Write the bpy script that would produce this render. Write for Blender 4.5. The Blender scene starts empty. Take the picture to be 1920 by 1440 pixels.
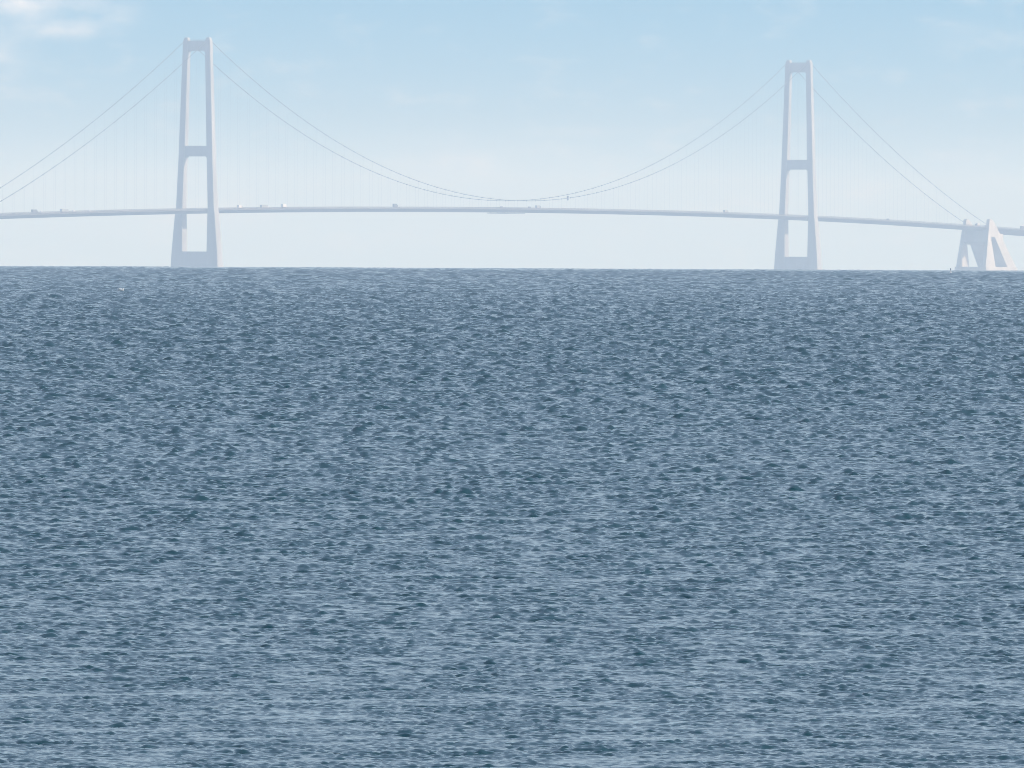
import bpy, bmesh, math, random
import numpy as np
from mathutils import Vector

random.seed(4); rng = np.random.default_rng(11)
scene = bpy.context.scene
C = scene.collection
pi = math.pi

# ------------------------------------------------------------------ scale of the place
EARTH = 7.43e6            # effective earth radius with normal refraction
EYE = 5.0                 # eye height above the sea
P0 = np.array([-350.4, 14500.0])          # west pylon on the map
AX = np.array([.4305, .9026])             # along the bridge
AN = np.array([.9026, -.4305])            # across the bridge (sunny side)
SPAN = 1624.0

def W(s, w, z):
    p = P0 + AX * s + AN * w
    if z > 0: z += min(z / 60, 1) * (.6 + .0002 * s) + max(z - 75, 0) / 180 * (1.2 + .0016 * min(max(s, 0), 1800))
    return Vector((p[0], p[1], z - (p[0] ** 2 + p[1] ** 2) / 2 / EARTH))

# ------------------------------------------------------------------ materials
def mat(name, col, rough=.6, var=.0, scale=.1, metal=0, bump=0, stretch=None):
    m = bpy.data.materials.new(name); m.use_nodes = True
    nt = m.node_tree; N = nt.nodes; L = nt.links
    b = N['Principled BSDF']
    b.inputs['Roughness'].default_value = rough; b.inputs['Metallic'].default_value = metal
    tc = N.new('ShaderNodeTexCoord'); mp = N.new('ShaderNodeMapping')
    if stretch: mp.inputs['Scale'].default_value = stretch
    L.new(tc.outputs['Object'], mp.inputs['Vector'])
    n = N.new('ShaderNodeTexNoise'); n.inputs['Scale'].default_value = scale; n.inputs['Detail'].default_value = 6
    L.new(mp.outputs[0], n.inputs['Vector'])
    r = N.new('ShaderNodeMapRange'); r.inputs['From Min'].default_value = .3; r.inputs['From Max'].default_value = .7
    r.inputs['To Min'].default_value = 1 - var; r.inputs['To Max'].default_value = 1 + var
    L.new(n.outputs['Fac'], r.inputs['Value'])
    v = N.new('ShaderNodeVectorMath'); v.operation = 'SCALE'; v.inputs[0].default_value = col[:3]
    L.new(r.outputs[0], v.inputs['Scale']); L.new(v.outputs[0], b.inputs['Base Color'])
    if bump:
        bp = N.new('ShaderNodeBump'); bp.inputs['Strength'].default_value = bump
        L.new(n.outputs['Fac'], bp.inputs['Height']); L.new(bp.outputs[0], b.inputs['Normal'])
    return m

M = {
 'concrete': mat('pylon_concrete', (.29, .305, .325), .85, .22, .08, stretch=(1, 1, .25)),
 'concrete2': mat('anchor_concrete', (.40, .40, .40), .85, .2, .07, stretch=(1, 1, .3)),
 'steel': mat('deck_paint', (.03, .029, .03), .6, .12, .05),
 'rail': mat('rail_steel', (.06, .055, .055), .5, .1, .5),
 'asphalt': mat('asphalt', (.05, .05, .052), .9, .2, .4),
 'cable': mat('cable_wrap', (.02, .022, .026), .85, .1, .2),
 'dark': mat('dark_steel', (.05, .055, .06), .6, .2, .5),
 'tyre': mat('tyre_rubber', (.03, .03, .03), .9, .1, 2),
 'glass': mat('dark_glass', (.03, .04, .05), .1, .1, 1),
 'white': mat('white_paint', (.6, .6, .6), .5, .04, .5),
 'grey': mat('grey_paint', (.25, .27, .28), .5, .08, .5),
 'charcoal': mat('charcoal_paint', (.06, .06, .07), .4, .08, .5),
 'redp': mat('dull_red_paint', (.3, .07, .05), .4, .08, .5),
 'bluep': mat('dull_blue_paint', (.07, .12, .22), .4, .08, .5),
 'foam': mat('foam', (.85, .87, .88), .9, .1, 6, bump=.5),
 'black': mat('black_buoy_paint', (.12, .12, .13), .5, .1, 2),
}

# ------------------------------------------------------------------ mesh helpers
def link(name, bm, m, parent=None, smooth=False):
    bmesh.ops.recalc_face_normals(bm, faces=bm.faces)
    me = bpy.data.meshes.new(name); bm.to_mesh(me); bm.free()
    if smooth:
        for p in me.polygons: p.use_smooth = True
    for mm in (m if isinstance(m, (list, tuple)) else [m]): me.materials.append(M[mm] if isinstance(mm, str) else mm)
    o = bpy.data.objects.new(name, me); C.objects.link(o)
    if parent is not None:
        o.parent = parent
        o.matrix_parent_inverse = parent_world(parent).inverted()
    return o

def parent_world(o):
    from mathutils import Matrix
    m = Matrix.LocRotScale(o.location, o.rotation_euler, o.scale)
    if o.parent: m = parent_world(o.parent) @ o.matrix_parent_inverse @ m
    return m

def empty(name, loc, label, cat, group=None):
    o = bpy.data.objects.new(name, None); C.objects.link(o); o.location = loc
    o.empty_display_size = 5
    tag(o, label, cat, group); return o

def tag(o, label=None, cat=None, group=None, kind=None):
    if label: o['label'] = label
    if cat: o['category'] = cat
    if group: o['group'] = group
    if kind: o['kind'] = kind

def loft(bm, rings, caps=True, closed=True):
    """rings of equal length (Vectors); quads between them"""
    vs = [[bm.verts.new(p) for p in r] for r in rings]
    n = len(rings[0])
    for a, b in zip(vs, vs[1:]):
        for i in range(n if closed else n - 1):
            j = (i + 1) % n
            bm.faces.new((a[i], a[j], b[j], b[i]))
    if caps:
        bm.faces.new(vs[0][::-1]); bm.faces.new(vs[-1])
    return vs

def block(bm, s0, s1, w0, w1, z0, z1):
    loft(bm, [[W(s0, w0, z), W(s1, w0, z), W(s1, w1, z), W(s0, w1, z)] for z in (z0, z1)])

def tube(bm, pts, r, n=6):
    rings = []
    for i, p in enumerate(pts):
        a = pts[max(0, i - 1)]; b = pts[min(len(pts) - 1, i + 1)]
        t = (b - a).normalized()
        u = t.cross(Vector((0, 0, 1)))
        if u.length < 1e-4: u = Vector((1, 0, 0))
        u.normalize(); v = t.cross(u)
        rings.append([p + (u * math.cos(k * 2 * pi / n) + v * math.sin(k * 2 * pi / n)) * r for k in range(n)])
    loft(bm, rings)

def cbox(bm, x0, x1, y0, y1, z0, z1, bev=0, mi=0):
    """box in local coordinates"""
    b2 = bmesh.new()
    vs = [b2.verts.new((x, y, z)) for z in (z0, z1) for y in (y0, y1) for x in (x0, x1)]
    for f in ((0, 2, 3, 1), (4, 5, 7, 6), (0, 1, 5, 4), (2, 6, 7, 3), (0, 4, 6, 2), (1, 3, 7, 5)):
        b2.faces.new([vs[i] for i in f])
    if bev: bmesh.ops.bevel(b2, geom=b2.edges[:], offset=bev, segments=2, affect='EDGES')
    for f in b2.faces: f.material_index = mi
    me = bpy.data.meshes.new('t'); b2.to_mesh(me); b2.free(); bm.from_mesh(me); bpy.data.meshes.remove(me)

# ------------------------------------------------------------------ bridge levels
ks = np.array([-900, -496, -299, 0, 276, 552, 837, 1133, 1438, 1624, 1755, 1918, 2050, 2253, 2700.])
kz = np.array([50.0, 57.6, 61.4, 66.9, 69.9, 71.9, 73.2, 72.7, 70.8, 69.2, 67.3, 64.6, 61.9, 57.6, 48.4])
_pf = np.polyfit((ks - 812) / 1000, kz, 6)
def deck_z(s): return float(np.polyval(_pf, (s - 812) / 1000)) - .9     # road level
WEND, EEND = -545.0, 2168.0
def cable_z(s):
    if 0 <= s <= SPAN: return 81 + 2.62e-4 * (s - 812) ** 2
    if s < 0: t = -s / 545.0; return 253.8 + (57 - 253.8) * t - 4 * 13 * t * (1 - t)
    t = (s - SPAN) / (EEND - SPAN); return 253.8 + (62.5 - 253.8) * t - 4 * 13 * t * (1 - t)

bridge = empty('suspension_bridge', W(812, 0, 0), 'long hazy suspension bridge with two tall pylons crossing the sea at the horizon', 'bridge')

# ---- pylons
def leg_at(z):
    zs = [0, 20, 62, 68, 124, 136, 241, 252]
    out = [29.4, 28.3, 24.6, 23.6, 21.1, 20.8, 17.2, 16.9]
    inn = [15.0, 15.1, 15.6, 15.7, 13.8, 13.4, 10.6, 10.4]
    dep = [13.6, 13.0, 11.4, 10.8, 9.2, 9.0, 7.0, 6.8]
    return np.interp(z, zs, out), np.interp(z, zs, inn), np.interp(z, zs, dep)

def ring(s0, wa, wb, d, z, ch=.4):
    a, b = min(wa, wb), max(wa, wb); h = d / 2
    pts = [(-h + ch, a), (h - ch, a), (h, a + ch), (h, b - ch), (h - ch, b), (-h + ch, b), (-h, b - ch), (-h, a + ch)]
    return [W(s0 + p, q, z) for p, q in pts]

def make_pylon(s0, label):
    bm = bmesh.new()       # solid plinth joining the feet
    rings = []
    for z in (-8, 2, 19.4):
        o, i, d = leg_at(max(z, 0)); rings.append(ring(s0, -o + 6, o - 6, d - .8, z))
    loft(bm, rings)
    for z0, z1, g in ((-8, 1.6, 2.2),):
        o, i, d = leg_at(0); loft(bm, [ring(s0, -o - g, o + g, d + 2 * g, z, 1.5) for z in (z0, z1)])
    py = link('pylon', bm, 'concrete', bridge); py['label'] = label
    for sg in (-1, 1):
        bm = bmesh.new(); rings = []
        for z in [1.6, 10, 20, 34, 48, 62, 68, 90, 110, 124, 136, 160, 190, 220, 241, 252.2]:
            o, i, d = leg_at(z); rings.append(ring(s0, sg * i, sg * o, d, z, .4))
        loft(bm, rings); link('leg', bm, 'concrete', py)
        # saddle housing with a small rail and a lamp on top
        bm = bmesh.new(); o, i, d = leg_at(252)
        c = sg * 13.5
        loft(bm, [ring(s0, c - 2.7, c + 2.7, d - .6, 252.2, .6), ring(s0, c - 2.5, c + 2.5, d - 1, 254.6, .6), ring(s0, c - 2.0, c + 2.0, d - 2.0, 255.3, .4)])
        sh = link('saddle_housing', bm, 'concrete', py)
        bm = bmesh.new(); tube(bm, [W(s0, c, 255.3), W(s0, c, 258.0)], .16); link('beacon_mast', bm, 'dark', py)
    for zb, zt, ch in ((240.6, 251.6, 2.0), (124.2, 135.8, 1.6)):
        bm = bmesh.new()
        o, i, d = leg_at((zb + zt) / 2); o2, i1, _ = leg_at(zb); _, i2, _ = leg_at(zt)
        h = d / 2 - .55
        prof = [(-i1 - .3, zb - 1.3), (-i1 + .6, zb - 1.3), (-i1 + ch, zb), (i1 - ch, zb), (i1 - .6, zb - 1.3), (i1 + .3, zb - 1.3), (i2 + .3, zt), (-i2 - .3, zt)]
        loft(bm, [[W(s0 + q, w, z) for w, z in prof] for q in (-h, h)])
        link('crossbeam', bm, 'concrete', py)
    bm = bmesh.new()     # rail along the top beam
    for q in (-2.6, 2.6):
        for zz in (252.1, 252.8): tube(bm, [W(s0 + q, -10.4, zz), W(s0 + q, 10.4, zz)], .06, 4)
        for w in np.linspace(-10.4, 10.4, 12): tube(bm, [W(s0 + q, w, 251.6), W(s0 + q, w, 252.8)], .06, 4)
    link('top_railing', bm, 'rail', py)
    return py
make_pylon(0, 'nearer concrete pylon on the left, the taller looking of the two')
make_pylon(SPAN, 'farther concrete pylon on the right beside the anchor block')

# ---- deck: streamlined box girder
def deck_part(name, s0, s1, step, depth, half, soffit, m, raise_=0):
    bm = bmesh.new(); rings = []
    n = max(2, int(abs(s1 - s0) / step) + 1)
    for s in np.linspace(s0, s1, n):
        z = deck_z(s)
        prof = [(-half, z - .1), (-half - .9 if depth < 5 else -half, z - 1.3), (-soffit, z - depth), (soffit, z - depth), (half + (.9 if depth < 5 else 0), z - 1.3), (half, z - .1), (half - .3, z), (-half + .3, z)]
        rings.append([W(s, w, q) for w, q in prof])
    vs = loft(bm, rings)
    d = link(name, bm, m, bridge)
    # carriageways as sheets 4 mm above
    bm = bmesh.new()
    for a, b in ((-12.6, -1.6), (1.6, 12.6)):
        loft(bm, [[W(s, a, deck_z(s) + .004), W(s, b, deck_z(s) + .004)] for s in np.linspace(s0, s1, n)], caps=False, closed=False)
    link('carriageway', bm, 'asphalt', d)
    for w in (-half + .4, half - .4):
        bm = bmesh.new(); S = np.linspace(s0, s1, n)
        for zz, r in ((.35, .11), (.75, .11), (1.2, .13)):
            tube(bm, [W(s, w, deck_z(s) + zz) for s in S], r, 4)
        for s in np.arange(s0 + 1, s1, 4.0):
            z = deck_z(s); loft(bm, [[W(s - .09, w - .09, q), W(s + .09, w - .09, q), W(s + .09, w + .09, q), W(s - .09, w + .09, q)] for q in (z, z + 1.2)])
        link('parapet', bm, 'rail', d)
    bm = bmesh.new(); S = np.linspace(s0, s1, n)
    loft(bm, [[W(s, -.3, deck_z(s)), W(s, .3, deck_z(s)), W(s, .12, deck_z(s) + .9), W(s, -.12, deck_z(s) + .9)] for s in S])
    link('median_barrier', bm, 'grey', d)
    return d
deck_part('deck', WEND + .2, 2172.0, 24, 4.7, 14.6, 7.5, 'steel')
deck_part('approach_deck', 2172.3, 3100, 24, 7.2, 13.0, 5.5, 'steel')
deck_part('approach_deck', -1100, WEND - .1, 24, 7.2, 13.0, 5.5, 'steel')

# ---- main cables
for w in (-13.5, 13.5):
    bm = bmesh.new()
    S = np.unique(np.concatenate([np.linspace(WEND, 0, 30), np.linspace(0, SPAN, 70), np.linspace(SPAN, EEND, 30)]))
    tube(bm, [W(s, w, cable_z(s)) for s in S], .31, 8)
    for s in np.concatenate([np.arange(WEND + 29, -20, 24), np.arange(30, SPAN - 20, 24), np.arange(SPAN + 30, EEND - 20, 24)]):   # cable clamps
        p = W(s, w, cable_z(s)); q = W(s + 1.4, w, cable_z(s + 1.4)); tube(bm, [p, q], .62, 6)
    link('main_cable', bm, 'cable', bridge)

# ---- hangers
cand = []
for w in (-13.5, 13.5):
    for s in np.concatenate([np.arange(-30, WEND + 10, -24), np.arange(30, SPAN - 20, 24), np.arange(SPAN + 30, EEND - 14, 24)]):
        L_ = cable_z(s) - deck_z(s)
        if L_ < 1.5: continue
        P = W(s, w, 0); vis = (s > -480)
        cand.append((vis * L_ / P.y, s, w))
cand.sort(reverse=True)
rest = bmesh.new()
for k, (_, s, w) in enumerate(cand):
    z1, z2 = cable_z(s) - .3, deck_z(s) + .1
    bm = bmesh.new() if k < 100 else rest
    for q in (-.3, .3): tube(bm, [W(s + q, w, z2), W(s + q, w, z1)], .018, 4)
    if k < 100: link('hanger', bm, 'cable', bridge)
o = link('hanger', rest, 'cable', bridge); o['kind'] = 'stuff'

# ---- anchor block: two triangular side frames, a sloping back slab, a base
def anchor(sb, sgn, top, label):
    """sb = foot of the face towards the main span; sgn = +1 when it lies beyond the right pylon"""
    k = top / 60.0
    def prof(pts): return [(sb + sgn * t, z * k if z > 12 else z) for t, z in pts]
    def taper(z): return 20.6 - 2.4 * max(z, 0) / 60
    def ext(bm, pts, wa, wb):
        """extrude the profile across from wa(z) to wb(z)"""
        loft(bm, [[W(s, f(z), z) for s, z in prof(pts)] for f in (wa, wb)])
    bm = bmesh.new()
    ext(bm, [(-2, -8), (97, -8), (97, 8.9), (80, 8.9), (-1, 8.9), (-2, 4)], lambda z: -21.6, lambda z: 21.6)
    for w in np.linspace(-18, 18, 7): block(bm, sb + sgn * -3.4, sb + sgn * -2.003, w - .6, w + .6, -6, 4)
    ab = link('anchor_block', bm, 'concrete2', bridge); ab['label'] = label
    quads = [[(0, 8.9), (32, 8.9), (19.5, 45), (14.5, 52), (12, 45)],                         # front leg
             [(12, 45), (14.5, 52), (19.5, 45), (32.6, 45), (40, 52), (36.6, 57), (31, 62.4), (26, 64.2), (17.5, 64.2)],   # apex
             [(32.6, 45), (69, 8.9), (95, 8.9), (91, 14), (40, 52)]]
    outer = [(0, 8.9), (32, 8.9), (19.5, 44), (32.6, 44), (69, 8.9), (95.5, 8.9), (91, 13.5), (38, 57), (31, 62.4), (26, 64.2), (17.5, 64.2)]
    for sg in (-1, 1):
        bm = bmesh.new()
        ext(bm, outer, lambda z: sg * taper(z), lambda z: sg * (taper(z) - 4.2))
        bm.normal_update()
        bmesh.ops.triangulate(bm, faces=[f for f in bm.faces if len(f.verts) > 4])
        link('side_frame', bm, 'concrete2', ab)
    i = lambda z: taper(z) - 4.25
    bm = bmesh.new(); ext(bm, [(34.5, 42.5), (69.8, 8.9), (94, 8.9), (90, 13.2), (37, 54.2), (34.5, 54.2)], lambda z: -i(z), i)
    link('back_slab', bm, 'concrete2', ab)
    bm = bmesh.new(); ext(bm, [(10.5, 38), (17, 35), (34.4, 42), (34.4, 53), (15.6, 53)], lambda z: -i(z), i)
    link('top_block', bm, 'concrete2', ab)
    for sg in (-1, 1):
        bm = bmesh.new(); ext(bm, [(18, 64.2), (25, 64.2), (24, 65.6), (19, 65.6)], lambda z: sg * (taper(z) - .4), lambda z: sg * (taper(z) - 3.8))
        link('saddle_cap', bm, 'concrete2', ab)
    bm = bmesh.new(); zt = (deck_z(sb + sgn * 72) - 7.3)
    loft(bm, [[W(sb + sgn * a, -11.5 + e, z), W(sb + sgn * b, -11.5 + e, z), W(sb + sgn * b, 11.5 - e, z), W(sb + sgn * a, 11.5 - e, z)] for a, b, e, z in ((58, 74, 1, 25), (56.5, 75.5, 0, 42 * k), (56.5, 75.5, 0, zt))])
    link('bearing_pier', bm, 'concrete2', ab)
    return ab
anchor(2153.5, 1, deck_z(2175) + 4, 'triangular concrete anchor block at the right end with a sunlit side frame')
anchor(-531.0, -1, deck_z(-550) + 4, 'triangular concrete anchor block at the left end')

# ---- approach piers
for s in (2253 + 193, 2253 + 386, 2253 + 579, -630 - 193, -630 - 386):
    bm = bmesh.new(); zt = deck_z(s) - 7.3
    loft(bm, [ring(s, -12, 12, 9, -8, 2), ring(s, -11, 11, 7, 3, 2), ring(s, -8.5, 8.5, 5, 3.2, 1), ring(s, -6, 6, 4.4, zt - 6, 1), ring(s, -8, 8, 5, zt, 1)])
    link('approach_pier', bm, 'concrete2', bridge)

# ------------------------------------------------------------------ things on the bridge
YAW = math.atan2(AX[1], AX[0])
def place(o, s, w, z):
    o.location = W(s, w, z); o.rotation_euler = (0, 0, YAW)

def wheel_bm(x, y, r, wd):
    b = bmesh.new(); n = 14
    loft(b, [[Vector((x + r * q * math.cos(a * 2 * pi / n), y + t, r + r * q * math.sin(a * 2 * pi / n))) for a in range(n)] for t, q in ((-wd / 2, .9), (-wd / 2 + .05, 1), (wd / 2 - .05, 1), (wd / 2, .9))])
    return b

def make_truck(s, w, box, cab, label, L=13.6, flip=False, H=4.0):
    g = 'vehicles driving on the bridge'
    t = empty('truck', (0, 0, 0), label, 'truck', g)
    bm = bmesh.new(); cbox(bm, -L + 2.5, 2.2, -1.25, 1.25, 1.15, H, .06); link('cargo_box', bm, box, t)
    bm = bmesh.new(); cbox(bm, 2.5, 4.7, -1.22, 1.22, .7, 3.1, .15); cbox(bm, 2.45, 4.0, -1.1, 1.1, 3.1, 3.7, .2); c = link('cab', bm, cab, t)
    bm = bmesh.new(); cbox(bm, 4.72, 4.76, -1.05, 1.05, 1.9, 2.8); link('windscreen', bm, 'glass', c)
    bm = bmesh.new(); cbox(bm, -L + 2.6, 4.4, -.5, .5, .75, 1.1); link('chassis', bm, 'dark', t)
    for x in (3.6, 1.2, -L + 4, -L + 5.4, -L + 6.8):
        for y in (-1.05, 1.05): link('wheel', wheel_bm(x, y, .5, .32), 'tyre', t)
    place(t, s, w, deck_z(s) + .01)
    if flip: t.rotation_euler = (0, 0, YAW + pi)
    return t

def make_car(s, w, paint, label, kind='car', flip=False):
    g = 'vehicles driving on the bridge'
    t = empty('van' if kind == 'van' else 'car', (0, 0, 0), label, kind, g)
    if kind == 'van': L, Hb, Hr, a, b = 5.6, 1.2, 2.5, -2.7, 1.7
    else: L, Hb, Hr, a, b = 4.5, .95, 1.48, -1.9, 1.0
    bm = bmesh.new(); cbox(bm, -L / 2, L / 2, -.92, .92, .3, Hb, .12)
    loft(bm, [[Vector((x, y, z)) for x, y in ((a0, -w0), (b0, -w0), (b0, w0), (a0, w0))] for a0, b0, w0, z in ((a, b, .88, Hb), (a + (.1 if kind == 'van' else .5), b - .7, .74, Hr))])
    body = link('body', bm, paint, t)
    for y0, y1 in ((-.905, -.86), (.86, .905)):
        bm = bmesh.new(); cbox(bm, a + 1.0, b - .55, y0, y1, Hb + .02, Hb + .32); link('window', bm, 'glass', body)
    for x in (-L / 2 + .85, L / 2 - .85):
        for y in (-.8, .8): link('wheel', wheel_bm(x, y, .33, .22), 'tyre', t)
    place(t, s, w, deck_z(s) + .01)
    if flip: t.rotation_euler = (0, 0, YAW + pi)
    return t

def s_of(px, w=8.0):      # distance along the bridge for a place read off the photograph
    u = (px - 960) / 24500
    q = P0 + AN * w
    return (q[0] - u * q[1]) / (u * AX[1] - AX[0])

make_car(s_of(24), 8, 'charcoal', 'dark car nearest the left edge of the picture on the deck')
make_car(s_of(37), 8, 'grey', 'grey car just behind the dark car at the far left of the deck')
make_truck(s_of(64), 8, 'charcoal', 'charcoal', 'tall dark truck standing out at the left end of the deck', L=9, H=4.4)
make_car(s_of(74), 10, 'white', 'small white van close behind the tall dark truck at far left', 'van')
make_truck(s_of(122), 8, 'grey', 'grey', 'long grey truck on the deck left of the nearer pylon', L=14)
make_car(s_of(134), 10, 'white', 'white van right beside the long grey truck', 'van')
make_car(s_of(164), 10, 'white', 'lone white van midway between left edge and nearer pylon', 'van')
make_truck(s_of(448), 8, 'white', 'grey', 'short white truck, first vehicle right of the nearer pylon', L=7)
make_car(s_of(478), 10, 'charcoal', 'dark car between the short white truck and the grey-boxed truck')
make_truck(s_of(497), 8, 'grey', 'white', 'long truck with grey box and white cab right of the nearer pylon', L=15)
make_truck(s_of(530), 9, 'white', 'white', 'tall bright white truck, last of the cluster right of the nearer pylon', L=8, H=4.6)
make_truck(s_of(738), 9, 'charcoal', 'charcoal', 'lone dark truck on the left half of the main span', L=7, H=4.6)
make_car(s_of(938), 9, 'grey', 'grey van above the left end of the hanging gantry', 'van')
make_car(s_of(990), 9, 'charcoal', 'dark van just right of the hanging gantry at mid span', 'van')
make_truck(s_of(1006), 9, 'grey', 'charcoal', 'small grey truck right of the dark van at mid span', L=8)
make_truck(s_of(1358), 9, 'grey', 'grey', 'faint grey truck left of the farther pylon', L=8, H=3.8)
make_car(s_of(1662), 9, 'charcoal', 'dark van between the farther pylon and the anchor block', 'van')
make_truck(s_of(1827, 2), 5, 'white', 'charcoal', 'white truck with dark cab crossing the top of the anchor block', L=9, H=4.3, flip=True)
make_car(s_of(1843, 2), 5, 'charcoal', 'dark van crossing the top of the anchor block', 'van')
make_truck(s_of(1916), 8, 'charcoal', 'charcoal', 'tall dark truck at the right edge of the picture', L=8, H=4.6)

# inspection gantry hung under mid span
s0, s1 = s_of(931, 0), s_of(964, 0)
gy = empty('inspection_gantry', W((s0 + s1) / 2, 0, deck_z(s0) - 6.5), 'flat inspection gantry hanging under the deck at mid span', 'gantry')
bm = bmesh.new(); block(bm, s0, s1, -13, 13, deck_z(s0) - 5.9, deck_z(s0) - 5.3); link('platform', bm, 'steel', gy)
bm = bmesh.new()
for s in np.linspace(s0, s1, 9):
    for w in (-13, 13): tube(bm, [W(s, w, deck_z(s0) - 5.9), W(s, w, deck_z(s0) - 4.6)], .12, 4)
for w in (-13, 13): tube(bm, [W(s0, w, deck_z(s0) - 4.6), W(s1, w, deck_z(s0) - 4.6)], .1, 4)
link('railing', bm, 'rail', gy)
for s in (s0 + 4, (s0 + s1) / 2, s1 - 4):
    for w in (-11, 11):
        bm = bmesh.new(); tube(bm, [W(s, w, deck_z(s0) - 5.3), W(s, w, deck_z(s0) - 2.4)], .3, 6); link('suspension_arm', bm, 'steel', gy)

# small cabin riding on the near main cable
sc_ = s_of(1063, 13.5); zc = cable_z(sc_)
cb = empty('cable_cabin', W(sc_, 13.5, zc - 2), 'small dark upright box on the main cable right of mid span', 'cable cabin')
bm = bmesh.new(); loft(bm, [ring(sc_, 12.7, 14.3, 2.2, z, .2) for z in (zc - 2.2, zc + 2.0)]); link('cabin_body', bm, 'dark', cb)
bm = bmesh.new(); loft(bm, [ring(sc_, 12.5, 14.5, 2.8, zc + 2.0, .3), ring(sc_, 13, 14, 1.4, zc + 2.7, .3)]); link('cabin_roof', bm, 'dark', cb)
for q in (-.8, .8):
    bm = bmesh.new(); b = wheel_bm(0, 0, .3, .2); me = bpy.data.meshes.new('t'); b.to_mesh(me); b.free(); bm.from_mesh(me); bpy.data.meshes.remove(me)
    bmesh.ops.translate(bm, vec=W(sc_ + q, 13.5, zc - 2.9), verts=bm.verts); link('pulley_wheel', bm, 'dark', cb)

# ------------------------------------------------------------------ buoy and foam on the water
def sea_z(x, y): return -(x * x + y * y) / 2 / EARTH
def at(u, d): return Vector(((u - 960) / 24500 * d, d, 0))
d = 4550.0; p = at(1781.5, d)
by = empty('spar_buoy', (p.x, p.y, sea_z(p.x, p.y)), 'white spar buoy with a dark top, floating left of the anchor block', 'buoy')
def lathe(name, prof, m, par, n=16):
    bm = bmesh.new()
    loft(bm, [[Vector((par.location.x + r * math.cos(k * 2 * pi / n), par.location.y + r * math.sin(k * 2 * pi / n), par.location.z + z)) for k in range(n)] for r, z in prof])
    return link(name, bm, m, par, smooth=True)
lathe('float', [(.3, -.6), (.42, -.3), (.44, .3), (.3, .42), (.16, .5), (.15, 1.2)], 'white', by)
lathe('topmark', [(.14, 1.2), (.2, 1.25), (.2, 1.8), (.08, 2.0)], 'black', by)

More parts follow.
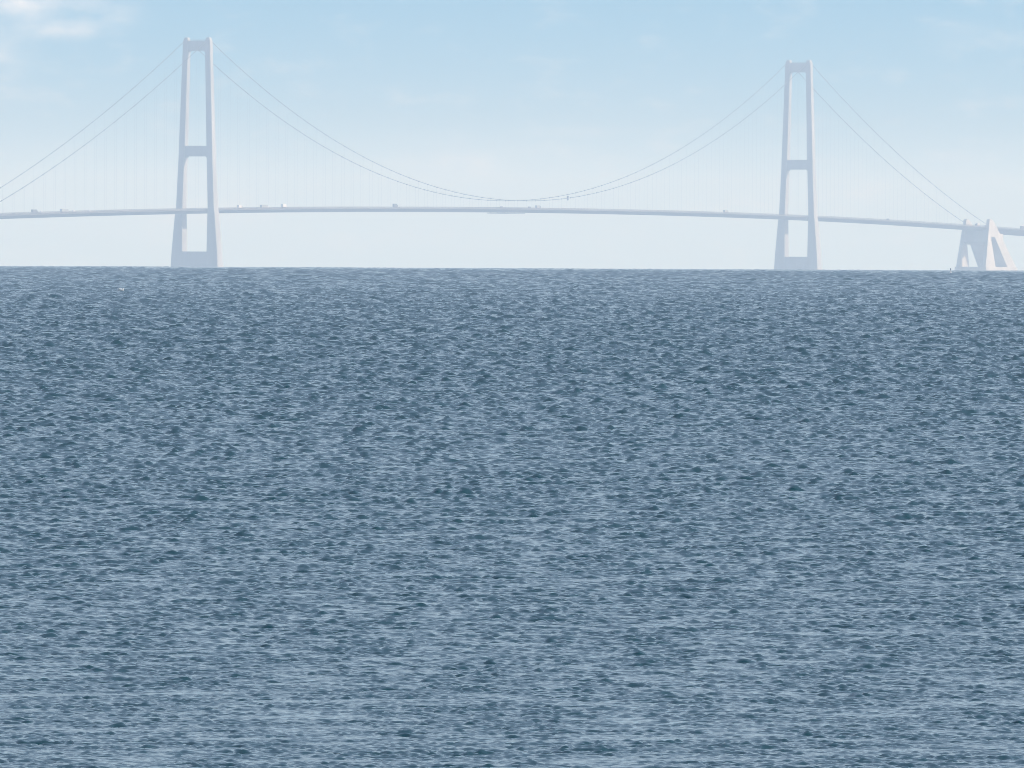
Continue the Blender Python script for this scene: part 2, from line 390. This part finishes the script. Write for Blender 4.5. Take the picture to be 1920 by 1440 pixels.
# ------------------------------------------------------------------ the sea
def build_sea():
    f = 24500 * 1024 / 1920
    aw = math.radians(2.65)
    core = np.linspace(-aw, aw, 720)
    side = aw + (np.geomspace(1, 60, 30) - 1) / 59 * (math.radians(70) - aw)
    side = side[1:]
    th = np.concatenate([-side[::-1], core, side])
    r0 = np.linspace(2, 110, 20)
    r1 = np.concatenate([np.exp(np.arange(math.log(112), math.log(300), .00042)), np.exp(np.arange(math.log(300.1), math.log(5000), .00048)), np.exp(np.arange(math.log(5002), math.log(9300), .0007))])
    r2 = np.geomspace(9400, 25000, 40)
    r = np.concatenate([r0, r1, r2])
    dr = np.gradient(r)
    R_, T_ = np.meshgrid(r, th, indexing='ij')
    X = (R_ * np.sin(T_)).astype(np.float64); Y = (R_ * np.cos(T_)).astype(np.float64)
    Z = np.zeros_like(X)
    # wave trains: wind blows from the right rear towards the viewer
    rg = np.random.default_rng(5)
    wind = math.radians(-60)       # travel direction measured from +X
    K = 96
    lam = np.geomspace(.068, 10.0, K) * rg.uniform(.93, 1.07, K)
    # slow wave groups so that the chop comes in patches
    px, py = X * .15, Y * .15
    grp = 1 + .32 * np.sin(px * 1.3 + .7 * np.sin(py * .21) + 1.1) * np.sin(py * .17 + .5 * np.sin(px * .9))
    grp += .22 * np.sin(px * 3.1 - py * .35 + 2.0) * np.sin(py * .43 + px * .6)
    # gusts: short patches where the small chop stands up
    X2, Y2 = X / 2, Y / 2
    gx = X2 + .5 * np.sin(Y2 * .9 + X2 * .4) + .9 * np.sin(Y2 * .23 + 1.3 * np.sin(X2 * .31)) + .12 * np.sin(Y2 * 4.1 + X2 * 1.7)
    gy = Y2 + .5 * np.sin(X2 * .8 + Y2 * .15)
    gust = np.zeros_like(X)
    for q in range(11):
        ll = .16 * 1.3 ** q; aa = rg.uniform(0, pi)
        gust += np.sin(2 * pi / ll * (gx * math.cos(aa) + gy * math.sin(aa) * .8) + rg.uniform(0, 6.28))
    gust = np.clip(1 + .17 * gust, .4, 1.7).astype(np.float32)
    Zs = np.zeros_like(X)
    for i, l in enumerate(lam):
        a = wind + rg.normal(0, .9)
        while abs(math.sin(a)) < .3: a = wind + rg.normal(0, .9)     # no trains running straight across the view
        k = 2 * pi / l
        steep = .078
        amp = steep * l / (2 * pi) * 1.25
        ph = rg.uniform(0, 2 * pi)
        # fade out what the mesh cannot carry
        fade = np.clip((l / dr - 1.25) / .9, 0, 1)
        fade = fade * np.clip(r / ((680 + 240 * np.clip((r - 400) / 1500, 0, 1)) * l), 0, 1) ** 1.6 * np.clip(r / 520, 0, 1) ** .28        # longer waves need more open water: calm near the beach
        n = int(np.count_nonzero(fade > 0)); 
        rows = fade > 0
        if not rows.any(): continue
        arg = k * (X[rows] * math.cos(a) + Y[rows] * math.sin(a)) + ph
        wv = np.sin(arg); wv -= .22 * np.sin(2 * arg)      # steep fronts facing the shore
        (Zs if l < 2.4 else Z)[rows] += (amp * fade[rows])[:, None] * wv
    Z *= grp; Z += Zs * gust; del Zs, gust
    Z -= (X * X + Y * Y) / 2 / EARTH
    nr, nt = X.shape
    co = np.empty((nr * nt, 3), np.float32)
    co[:, 0] = X.ravel(); co[:, 1] = Y.ravel(); co[:, 2] = Z.ravel()
    idx = np.arange(nr * nt, dtype=np.int32).reshape(nr, nt)
    quads = np.stack([idx[:-1, :-1], idx[:-1, 1:], idx[1:, 1:], idx[1:, :-1]], -1).reshape(-1, 4)[:, ::-1]
    nf = len(quads)
    me = bpy.data.meshes.new('water')
    me.vertices.add(nr * nt); me.vertices.foreach_set('co', co.ravel())
    me.loops.add(nf * 4); me.loops.foreach_set('vertex_index', np.ascontiguousarray(quads).ravel())
    me.polygons.add(nf); me.polygons.foreach_set('loop_start', np.arange(0, nf * 4, 4, dtype=np.int32))
    try: me.polygons.foreach_set('loop_total', np.full(nf, 4, np.int32))
    except Exception: pass
    me.update(calc_edges=True)
    me.shade_smooth()
    o = bpy.data.objects.new('water', me); C.objects.link(o); o['kind'] = 'structure'
    return o
sea = build_sea()

m = bpy.data.materials.new('sea_water'); m.use_nodes = True
nt = m.node_tree; N = nt.nodes; L = nt.links; b = N['Principled BSDF']
b.inputs['Base Color'].default_value = (.004, .038, .050, 1)
b.inputs['Roughness'].default_value = .03
b.inputs['IOR'].default_value = 1.333
tc = N.new('ShaderNodeTexCoord')
geo = N.new('ShaderNodeNewGeometry')
acc = geo.outputs['Normal']
wm = N.new('ShaderNodeMapping'); wm.inputs['Scale'].default_value = (1.5, .21, 1); wm.inputs['Rotation'].default_value = (0, 0, .02); L.new(tc.outputs['Object'], wm.inputs['Vector'])
wn = N.new('ShaderNodeTexNoise'); wn.inputs['Scale'].default_value = 1; wn.inputs['Detail'].default_value = 5; wn.inputs['Roughness'].default_value = .68; L.new(wm.outputs[0], wn.inputs['Vector'])
wr = N.new('ShaderNodeMapRange'); wr.inputs['From Min'].default_value = .38; wr.inputs['From Max'].default_value = .66; wr.inputs['To Min'].default_value = .0; wr.inputs['To Max'].default_value = 3.6
L.new(wn.outputs['Fac'], wr.inputs['Value'])       # wind rows: streaks of stronger ripple running with the wind
for sc, amt in ((11, .13), (35.0, .07)):          # ripples finer than the mesh: unfiltered random slopes
    n = N.new('ShaderNodeTexNoise'); n.inputs['Scale'].default_value = sc; n.inputs['Detail'].default_value = 2
    L.new(tc.outputs['Object'], n.inputs['Vector'])
    c0 = N.new('ShaderNodeVectorMath'); c0.operation = 'SUBTRACT'; L.new(n.outputs['Color'], c0.inputs[0]); c0.inputs[1].default_value = (.5, .5, .5)
    c1 = N.new('ShaderNodeVectorMath'); c1.operation = 'MULTIPLY'; L.new(c0.outputs[0], c1.inputs[0]); c1.inputs[1].default_value = (amt, amt, 0)
    c2 = N.new('ShaderNodeVectorMath'); c2.operation = 'ADD'; L.new(acc, c2.inputs[0]); cs = N.new('ShaderNodeVectorMath'); cs.operation = 'SCALE'; L.new(c1.outputs[0], cs.inputs[0]); L.new(wr.outputs[0], cs.inputs['Scale']); L.new(cs.outputs[0], c2.inputs[1]); acc = c2.outputs[0]
nn = N.new('ShaderNodeVectorMath'); nn.operation = 'NORMALIZE'; L.new(acc, nn.inputs[0]); L.new(nn.outputs[0], b.inputs['Normal'])
sea.data.materials.append(m)

# whitecap
d = 1650.0; p = at(225, d)
bm = bmesh.new()
for k in range(60):
    x = p.x + random.gauss(0, .17); y = p.y + random.gauss(0, .4)
    s = random.uniform(.03, .09)
    q = bmesh.ops.create_icosphere(bm, subdivisions=1, radius=s)['verts']
    bmesh.ops.scale(bm, vec=(1.9, 1.2, .8), verts=q)
    bmesh.ops.translate(bm, vec=(x, y, sea_z(x, y) + .38 + random.uniform(-.09, .09)), verts=q)
wc = link('foam', bm, 'foam', None, smooth=True)
tag(wc, 'tiny white breaking wave crest on the far water at left', 'foam', kind='stuff')

# ------------------------------------------------------------------ haze
m = bpy.data.materials.new('haze_air'); m.use_nodes = True
nt = m.node_tree
for x in list(nt.nodes):
    if x.type != 'OUTPUT_MATERIAL': nt.nodes.remove(x)
out = [x for x in nt.nodes if x.type == 'OUTPUT_MATERIAL'][0]
pv = nt.nodes.new('ShaderNodeVolumePrincipled')
pv.inputs['Color'].default_value = (.57, .75, 1, 1); pv.inputs['Absorption Color'].default_value = (1, 1, 1, 1)
pv.inputs['Density'].default_value = .92e-4
pv.inputs['Anisotropy'].default_value = .0
nt.links.new(pv.outputs[0], out.inputs['Volume'])
bm = bmesh.new(); cbox(bm, -24500, 24500, -300, 46000, -48, 266)
hz = link('haze', bm, m); tag(hz, kind='stuff')

# ------------------------------------------------------------------ sky and sun
EL, AZ = math.radians(31), math.radians(90)
w = bpy.data.worlds.new("World"); scene.world = w; w.use_nodes = True
nt = w.node_tree; N = nt.nodes; L = nt.links
bg = N['Background']; bg.inputs['Strength'].default_value = .12
tc = N.new('ShaderNodeTexCoord')
sep = N.new('ShaderNodeSeparateXYZ'); L.new(tc.outputs['Generated'], sep.inputs[0])
def math_(op, a, b=None, c=None):
    n = N.new('ShaderNodeMath'); n.operation = op
    for i, v in enumerate((a, b, c)):
        if v is None: continue
        if hasattr(v, 'links') or hasattr(v, 'is_linked'): L.new(v, n.inputs[i])
        else: n.inputs[i].default_value = v
    return n.outputs[0]
z2 = math_('MULTIPLY', sep.outputs['Z'], sep.outputs['Z'])
zz = math_('SQRT', math_('ADD', z2, .16 ** 2))
cmb = N.new('ShaderNodeCombineXYZ'); L.new(sep.outputs['X'], cmb.inputs[0]); L.new(sep.outputs['Y'], cmb.inputs[1]); L.new(zz, cmb.inputs[2])
nrm = N.new('ShaderNodeVectorMath'); nrm.operation = 'NORMALIZE'; L.new(cmb.outputs[0], nrm.inputs[0])
sky = N.new('ShaderNodeTexSky'); sky.sky_type = 'NISHITA'; sky.sun_disc = False
sky.sun_elevation = EL; sky.sun_rotation = AZ; sky.altitude = 0; sky.air_density = 1; sky.dust_density = 2.0; sky.ozone_density = 1.0
L.new(nrm.outputs[0], sky.inputs['Vector'])
# thin high cloud: soft streaks, stronger to the upper left
mp = N.new('ShaderNodeMapping'); mp.inputs['Scale'].default_value = (1, 1, 2.2); L.new(tc.outputs['Generated'], mp.inputs[0])
n1 = N.new('ShaderNodeTexNoise'); n1.inputs['Scale'].default_value = 210; n1.inputs['Detail'].default_value = 7; n1.inputs['Roughness'].default_value = .55; L.new(mp.outputs[0], n1.inputs['Vector'])
cl = N.new('ShaderNodeMapRange'); cl.interpolation_type = 'SMOOTHSTEP'; cl.inputs['From Min'].default_value = .5; cl.inputs['From Max'].default_value = .8; cl.inputs['To Max'].default_value = .24
L.new(n1.outputs['Fac'], cl.inputs['Value'])
fac = cl.outputs[0]
def puff(px, py, rx, ry, amount, base):
    """a wisp of cloud about one direction of the sky, radii in radians"""
    ux, uz = (px - 960) / 24500, (503.5 - py) / 24500
    a = math_('DIVIDE', math_('SUBTRACT', sep.outputs['X'], ux), rx)
    c = math_('DIVIDE', math_('SUBTRACT', sep.outputs['Z'], uz), ry)
    d = math_('ADD', math_('MULTIPLY', a, a), math_('MULTIPLY', c, c))
    e = math_('POWER', 2.718, math_('MULTIPLY', d, -1.0))
    front = math_('GREATER_THAN', sep.outputs['Y'], 0)
    nn = math_('MULTIPLY', math_('ADD', n1.outputs['Fac'], -.3), 2.8)
    return math_('ADD', base, math_('MULTIPLY', math_('MULTIPLY', math_('MULTIPLY', e, nn), amount), front))
for a in ((60, 42, .0045, .0011, .62), (185, 55, .0026, .0010, .5), (120, 85, .0030, .0007, .5), (5, 130, .002, .0030, .4), (1090, 275, .0035, .0004, .4), (840, 330, .006, .0016, .38), (1500, 400, .007, .0012, .25), (350, 440, .007, .0014, .25), (1800, 90, .003, .001, .2), (305, 5, .0010, .0004, .5)):
    fac = puff(*a, fac)
fac = math_('MINIMUM', math_('MAXIMUM', fac, 0), 1)
mx = N.new('ShaderNodeMix'); mx.data_type = 'RGBA'
L.new(fac, mx.inputs[0]); tr = N.new('ShaderNodeMapRange'); tr.interpolation_type = 'SMOOTHSTEP'; tr.inputs['From Min'].default_value = .02; tr.inputs['From Max'].default_value = .05
L.new(sep.outputs['Z'], tr.inputs['Value'])
tm = N.new('ShaderNodeMix'); tm.data_type = 'RGBA'; L.new(tr.outputs[0], tm.inputs[0])
tm.inputs[6].default_value = (.31, .78, 1.07, 1); tm.inputs[7].default_value = (.965, .945, .94, 1)
tn = N.new('ShaderNodeVectorMath'); tn.operation = 'MULTIPLY'; L.new(tm.outputs[2], tn.inputs[1])
L.new(sky.outputs[0], tn.inputs[0]); L.new(tn.outputs[0], mx.inputs[6]); mx.inputs[7].default_value = (7.2, 7.2, 7.5, 1)
L.new(mx.outputs[2], bg.inputs['Color'])

sd = Vector((math.cos(EL) * math.sin(AZ), math.cos(EL) * math.cos(AZ), math.sin(EL)))
sl = bpy.data.lights.new('sun', 'SUN'); sl.energy = 4.2; sl.angle = math.radians(.5); sl.color = (1, .955, .90)
so = bpy.data.objects.new('sun', sl); C.objects.link(so); so.rotation_euler = sd.to_track_quat('Z', 'Y').to_euler()
so.location = (0, 0, 600)

# ------------------------------------------------------------------ camera
cam = bpy.data.cameras.new('camera'); co = bpy.data.objects.new('camera', cam); C.objects.link(co)
cam.sensor_width = 36; cam.lens = 24500 / 1920 * 36
cam.clip_start = 1; cam.clip_end = 80000
co.location = (0, 0, EYE)
pitch = 0.0099969; roll = .0046875
from mathutils import Matrix
co.rotation_euler = (Matrix.Rotation(pi / 2 - pitch, 3, 'X') @ Matrix.Rotation(roll, 3, 'Z')).to_euler()
scene.camera = co

scene.view_settings.view_transform = 'Standard'; scene.view_settings.look = 'None'
scene.view_settings.gamma = 1; scene.view_settings.exposure = 0.45
scene.render.engine = 'CYCLES'
cy = scene.cycles
cy.max_bounces = 6; cy.diffuse_bounces = 2; cy.glossy_bounces = 3; cy.volume_bounces = 2; cy.transmission_bounces = 2
cy.use_denoising = True
cy.use_adaptive_sampling = False
cy.pixel_filter_type = 'BLACKMAN_HARRIS'; cy.filter_width = 1.0
